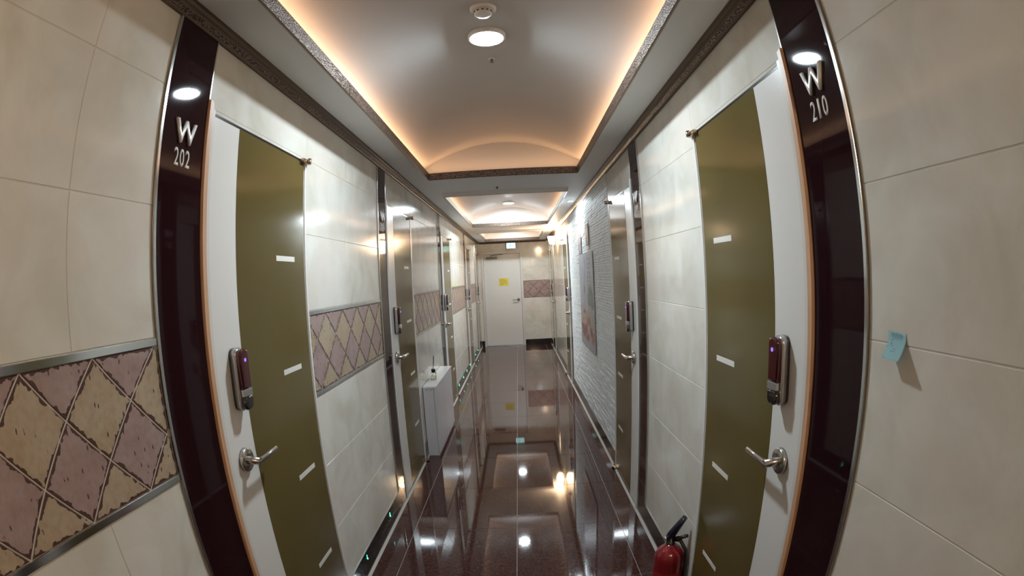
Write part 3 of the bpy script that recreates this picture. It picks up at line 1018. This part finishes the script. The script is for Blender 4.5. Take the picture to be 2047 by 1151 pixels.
# a second sconce, unseen behind the camera, added to warm the near left wall
s2 = Vector((XR - 0.09, -0.95, 1.98))
t = thing('wall_sconce', (XR, s2.y, s2.z), 'added warm glass sconce on the right wall, unseen behind the camera', 'wall lamp')
bm = bmesh.new(); SR.box(bm, s2.y - 0.035, s2.y + 0.035, s2.z - 0.06, s2.z + 0.05, 0.0, 0.012, 0.004)
bm_obj('back_plate', bm, M['brass'], t, t)
bm = bmesh.new(); tube(bm, [(XR - 0.01, s2.y, s2.z - 0.045), (XR - 0.06, s2.y, s2.z - 0.075), (s2.x, s2.y, s2.z - 0.062)], 0.006, 10)
bm_obj('bracket', bm, M['brass'], t, t)
bm = bmesh.new(); lathe(bm, (s2.x, s2.y, s2.z - 0.06), [(0.020, 0), (0.040, 0.012), (0.055, 0.05), (0.064, 0.105), (0.066, 0.13), (0.060, 0.13), (0.05, 0.05), (0.02, 0.02)], 'Z', 28)
bm_obj('glass_shade', bm, M['shade'], t, t, smooth=True)
pl = bpy.data.lights.new('sconce_lamp', 'POINT'); pl.energy = P_SCONCE * 0.36; pl.color = WARM; pl.shadow_soft_size = 0.05
po = bpy.data.objects.new('sconce_lamp', pl); COL.objects.link(po); po.location = (s2.x, s2.y, s2.z + 0.10)

# ------------------------------------------------------------------ picture print on the stone wall
def picture():
    t = thing('wall_picture', SR.p(5.0, 0.76, 0.012), 'tall grey lilac print of flowers and writing on the white stone wall', 'picture')
    # three flat printed pieces, coloured per vertex
    def panel(name, s0, s1, z0, z1, ns, nz, f, cut=None):
        bm = bmesh.new(); g_ = [[bm.verts.new(SR.p(s0 + (s1 - s0) * i / ns, z0 + (z1 - z0) * j / nz, 0.0150)) for i in range(ns + 1)] for j in range(nz + 1)]
        for j in range(nz):
            for i in range(ns):
                bm.faces.new((g_[j][i], g_[j][i + 1], g_[j + 1][i + 1], g_[j + 1][i]))
        k = [bm.verts.new(SR.p(s, z, 0.010)) for s, z in rect(s0, s1, z0, z1)]
        bm.faces.new(k)
        c4 = [g_[0][0], g_[0][ns], g_[nz][ns], g_[nz][0]]
        rims = [g_[0], [g_[j][ns] for j in range(nz + 1)], g_[nz][::-1], [g_[j][0] for j in range(nz, -1, -1)]]
        for q, rm in enumerate(rims):
            bm.faces.new([k[(q + 1) % 4], k[q]] + rm)
        o = bm_obj(name, bm, M['print'], t, t, recalc=False)
        ca = o.data.color_attributes.new('print', 'FLOAT_COLOR', 'POINT')
        for i, v in enumerate(o.data.vertices):
            wv = v.co + Vector(t.location)
            u = (wv.y - s0) / (s1 - s0); vv = (wv.z - z0) / (z1 - z0)
            ca.data[i].color = (*f(1 - u, vv), 1)
        return o
    rp = random.Random(5)
    blooms = [(rp.uniform(0.12, 0.95), rp.uniform(0.09, 0.36), rp.uniform(0.06, 0.13), rp.choice(((0.36, 0.13, 0.12), (0.40, 0.20, 0.17), (0.50, 0.38, 0.32), (0.30, 0.12, 0.12), (0.38, 0.24, 0.17)))) for _ in range(26)]
    strokes = [(0.66 + 0.13 * (k % 2), 0.93 - 0.045 * (k // 2)) for k in range(16)]

    def fmain(u, v):      # u 0 far edge (left in the picture), 1 near edge
        c = [0.43, 0.43, 0.49]
        n = math.sin(u * 21 + v * 7) * math.sin(v * 33 - u * 4) * 0.02
        c = [k + n for k in c]
        if abs(u - (0.38 + 0.06 * math.sin(v * 9))) < 0.02 and 0.25 < v < 0.97:
            c = [0.27, 0.27, 0.32]
        if ((u - 0.36) / 0.03) ** 2 + ((v - 0.62) / 0.05) ** 2 < 1:
            c = [0.10, 0.10, 0.13]
        for su, sv in strokes:
            if abs(u - su) < 0.035 and abs(v - sv) < 0.013:
                c = [0.24, 0.24, 0.28]
        if ((u - 0.78) / 0.20) ** 2 + ((v - 0.52) / 0.15) ** 2 < 1 + 0.25 * math.sin(u * 40 + v * 30):
            c = [0.20 + 0.05 * math.sin(v * 60 + u * 30), 0.25 + 0.04 * math.sin(v * 50), 0.19]
        if v < 0.42 + 0.04 * math.sin(u * 11):
            e = 0.5 + 0.5 * math.sin(u * 37 + v * 51)
            c = [0.36 + 0.08 * e, 0.33 + 0.05 * e, 0.30 + 0.05 * e]
        for bu, bv, br, bc in blooms:
            q = ((u - bu) / br) ** 2 + ((v - bv) / (br * 0.55)) ** 2
            if q < 1:
                c = [k * (0.75 + 0.4 * q) for k in bc]
        if v < 0.07:
            c = [0.40, 0.38, 0.41]
        return c
    panel('main_print', 4.55, 5.54, 0.758, 1.70, 60, 80, fmain)

    def fdark(u, v):
        e = 0.5 + 0.5 * math.sin(v * 34 + u * 5) * math.sin(u * 9)
        return (0.16 + 0.05 * e, 0.15 + 0.04 * e, 0.17 + 0.05 * e)

    def fdark2(u, v):
        e = 0.5 + 0.5 * math.sin(v * 16 + u * 7) * math.sin(u * 11 + 2)
        return (0.24 + 0.22 * e, 0.19 + 0.20 * e, 0.21 + 0.21 * e)
    panel('upper_print', 4.735, 4.915, 1.765, 1.965, 12, 20, fdark)
    panel('upper_print', 5.300, 5.530, 1.705, 1.905, 12, 20, fdark2)
    bm = bmesh.new(); SR.box(bm, 4.700, 4.708, 1.72, 1.99, 0.010, 0.014)
    bm_obj('thin_line', bm, M['grey'], t, t)


mp_ = mat('printed_sheet', (0.4, 0.4, 0.45), 0.45)
nt, N, Lk, b_ = nodes(mp_)
at = N.new('ShaderNodeAttribute'); at.attribute_name = 'print'
Lk.new(at.outputs['Color'], b_.inputs['Base Color'])
M['print'] = mp_
picture()

# ------------------------------------------------------------------ slim console and reed diffuser
x1 = -0.722
t = thing('slim_console', ((XL + x1) / 2, 4.65, 0), 'slim white console standing against the left wall', 'cabinet')
xa = XL + 0.005
bm = bmesh.new(); box(bm, xa, x1 - 0.019, 4.145, 5.150, 0.0, 0.604, 0.0015)
bm_obj('body', bm, M['cabinet'], t, t)
bm = bmesh.new(); box(bm, x1 - 0.017, x1, 4.145, 4.646, 0.03, 0.602, 0.0015)
d1 = bm_obj('door', bm, M['cabinet'], t, t)
bm = bmesh.new(); box(bm, x1 - 0.017, x1, 4.650, 5.150, 0.03, 0.602, 0.0015)
d2 = bm_obj('door', bm, M['cabinet'], t, t)
bm = bmesh.new(); box(bm, x1 - 0.026, x1 - 0.012, 4.15, 5.145, 0.0, 0.028)
bm_obj('plinth', bm, M['cabinet'], t, t)
bm = bmesh.new(); box(bm, xa, x1 + 0.004, 4.138, 5.156, 0.604, 0.620, 0.0015)
bm_obj('top_board', bm, M['cabtop'], t, t)
for xx in (-0.80, -0.765):
    bm = bmesh.new(); lathe(bm, (xx, 4.146, 0.590), [(0.004, 0), (0.004, 0.003)], 'Y', 12, -1)
    bm_obj('screw_cap', bm, M['grey'], t, t)

bx, by, bz = -0.787, 4.46, 0.620
t = thing('reed_diffuser', (bx, by, bz), 'small glass reed diffuser bottle with black cap on the white console', 'bottle')
bm = bmesh.new(); box(bm, bx - 0.024, bx + 0.024, by - 0.024, by + 0.024, bz + 0.0005, bz + 0.064, 0.005)
bm_obj('glass_bottle', bm, M['glass'], t, t)
bm = bmesh.new(); box(bm, bx - 0.0205, bx + 0.0205, by - 0.0205, by + 0.0205, bz + 0.005, bz + 0.034, 0.003)
bm_obj('oil', bm, M['oil'], t, t)
bm = bmesh.new(); lathe(bm, (bx, by, bz + 0.063), [(0.012, 0), (0.012, 0.006), (0.0185, 0.007), (0.0185, 0.030), (0.0165, 0.032)], 'Z', 24)
bm_obj('black_cap', bm, M['blackp'], t, t)
for dx, dy, hh in ((0.010, 0.018, 0.215), (0.004, 0.026, 0.208), (0.014, 0.010, 0.202)):
    bm = bmesh.new(); tube(bm, [(bx, by, bz + 0.09), (bx + dx, by + dy, bz + hh)], 0.0019, 8)
    bm_obj('reed', bm, M['reed'], t, t)

# ------------------------------------------------------------------ sticky note
t = thing('sticky_note', SR.p(0.705, 1.37, 0.0), 'pale blue sticky note curling off the right wall tiles', 'note')
bm = bmesh.new()
W0 = [(0.735, 1.3725), (0.678, 1.3700)]      # top corners (s, z)
n = 12; rows = []
for j in range(n + 1):
    v = j / n
    d = 0.0010 + 0.026 * max(0.0, (v - 0.22) / 0.78) ** 1.35
    zz = -0.055 * v + 0.006 * v * v
    rows.append([bm.verts.new(SR.p(W0[0][0] + (W0[1][0] - W0[0][0]) * u - 0.008 * v, W0[0][1] + (W0[1][1] - W0[0][1]) * u + zz + 0.003 * u * v, d + 0.004 * u * v)) for u in (0, 0.25, 0.5, 0.75, 1)])
for j in range(n):
    for i in range(4):
        f = bm.faces.new((rows[j][i], rows[j][i + 1], rows[j + 1][i + 1], rows[j + 1][i])); f.smooth = True
r = bmesh.ops.solidify(bm, geom=bm.faces[:], thickness=0.0004)
bm_obj('paper', bm, M['note'], t, t)
bm = bmesh.new()
for (u0, v0, lu, lv) in ((0.20, 0.30, 0.12, 0.03), (0.22, 0.38, 0.05, 0.10), (0.30, 0.50, 0.08, 0.03), (0.42, 0.60, 0.2, 0.02), (0.30, 0.68, 0.3, 0.02)):
    def q(u, v):
        d = 0.0010 + 0.026 * max(0.0, (v - 0.22) / 0.78) ** 1.35
        zz = -0.055 * v + 0.006 * v * v
        return SR.p(W0[0][0] + (W0[1][0] - W0[0][0]) * u - 0.008 * v, W0[0][1] + (W0[1][1] - W0[0][1]) * u + zz + 0.003 * u * v, d + 0.004 * u * v + 0.0009)
    bm.faces.new([bm.verts.new(q(a, b)) for a, b in ((u0, v0), (u0 + lu, v0), (u0 + lu, v0 + lv), (u0, v0 + lv))])
bm_obj('pen_marks', bm, M['note2'], t, t)

# ------------------------------------------------------------------ fire extinguisher
ex_, ey_ = 0.612, 1.885
t = thing('fire_extinguisher', (ex_, ey_, 0), 'red fire extinguisher with black lever standing by the near right door', 'fire extinguisher')
bm = bmesh.new(); lathe(bm, (ex_, ey_, 0.001), [(0.060, 0), (0.066, 0.004), (0.069, 0.02), (0.069, 0.245), (0.066, 0.266), (0.056, 0.288), (0.040, 0.304), (0.026, 0.312), (0.020, 0.322)], 'Z', 36)
bm_obj('cylinder', bm, M['red'], t, t)
bm = bmesh.new(); lathe(bm, (ex_, ey_, 0.318), [(0.021, 0), (0.021, 0.012), (0.016, 0.014), (0.016, 0.046), (0.012, 0.05)], 'Z', 20)
vb = bm_obj('valve', bm, M['blackp'], t, t)
dirv = Vector((0.50, -0.42, 0)).normalized()
cpt = Vector((ex_, ey_, 0))
bm = bmesh.new()
tube(bm, [cpt + Vector((0, 0, 0.345)) - dirv * 0.012, cpt + Vector((0, 0, 0.375)) + dirv * 0.004, cpt + Vector((0, 0, 0.425)) + dirv * 0.032, cpt + Vector((0, 0, 0.468)) + dirv * 0.056], [0.017, 0.020, 0.0165, 0.0125], 14)
bm_obj('squeeze_lever', bm, M['navyp'], t, t)
bm = bmesh.new()
tube(bm, [cpt + Vector((0, 0, 0.345)) + dirv * 0.01, cpt + Vector((0, 0, 0.362)) + dirv * 0.045, cpt + Vector((0, 0, 0.378)) + dirv * 0.078], [0.011, 0.010, 0.008], 12)
bm_obj('carry_handle', bm, M['blackp'], t, t)
bm = bmesh.new()
tube(bm, [cpt + Vector((0.012, -0.010, 0.345)), cpt + Vector((0.036, -0.03, 0.345)), cpt + Vector((0.058, -0.052, 0.30)), cpt + Vector((0.062, -0.056, 0.22)), cpt + Vector((0.058, -0.056, 0.12))], 0.0085, 12)
bm_obj('hose', bm, M['blackp'], t, t)
bm = bmesh.new(); lathe(bm, cpt + Vector((-0.020, 0.004, 0.348)), [(0.011, 0), (0.011, 0.010)], 'X', 16, -1)
bm_obj('pressure_gauge', bm, M['silver'], t, t)
bm = bmesh.new(); lathe(bm, (ex_, ey_, 0.09), [(0.0695, 0), (0.0695, 0.10)], 'Z', 36)
bmesh.ops.delete(bm, geom=[f for f in bm.faces if len(f.verts) > 4 or f.calc_center_median().y > ey_ + 0.03], context='FACES')
bm_obj('paper_label', bm, mat('label_print', (0.30, 0.02, 0.02), 0.3), t, t)

# ------------------------------------------------------------------ green marker lights along the left baseboard
for k, y in enumerate((0.94, 2.197, 2.735, 6.62, 7.16, 7.675, 8.208, 9.30, 9.90)):
    if any(d[1] < y < d[6] for d in DL):
        continue
    where = ['below the near left dark strip', 'nearer one before the second dark strip', 'farther one before the second dark strip', 'first past the third left door', 'second past the third left door',
             'third past the third left door', 'last before the fourth left door', 'first past the fourth left door', 'last before the far left door'][k]
    t = thing('marker_light', SL.p(y, 0.11, 0.004), 'tiny green marker light on the left baseboard, %s' % where, 'marker light', group='green marker lights on the left baseboard')
    bm = bmesh.new(); SL.box(bm, y - 0.006, y + 0.006, 0.092, 0.128, 0.0035, 0.0050, 0.0004)
    bm_obj('holder', bm, M['black'], t, t)
    for q, (dy, dz, rr) in enumerate(((0.0, 0.012, 0.0018), (0.001, 0.005, 0.0020), (-0.001, -0.003, 0.0026), (0.002, -0.011, 0.0036))):
        bm = bmesh.new(); lathe(bm, SL.p(y + dy, 0.110 + dz, 0.0048), [(rr, 0), (rr * 0.8, rr * 0.6), (rr * 0.3, rr * 0.9)], 'X', 10, 1)
        bm_obj('led', bm, M['led_green'], t, t)
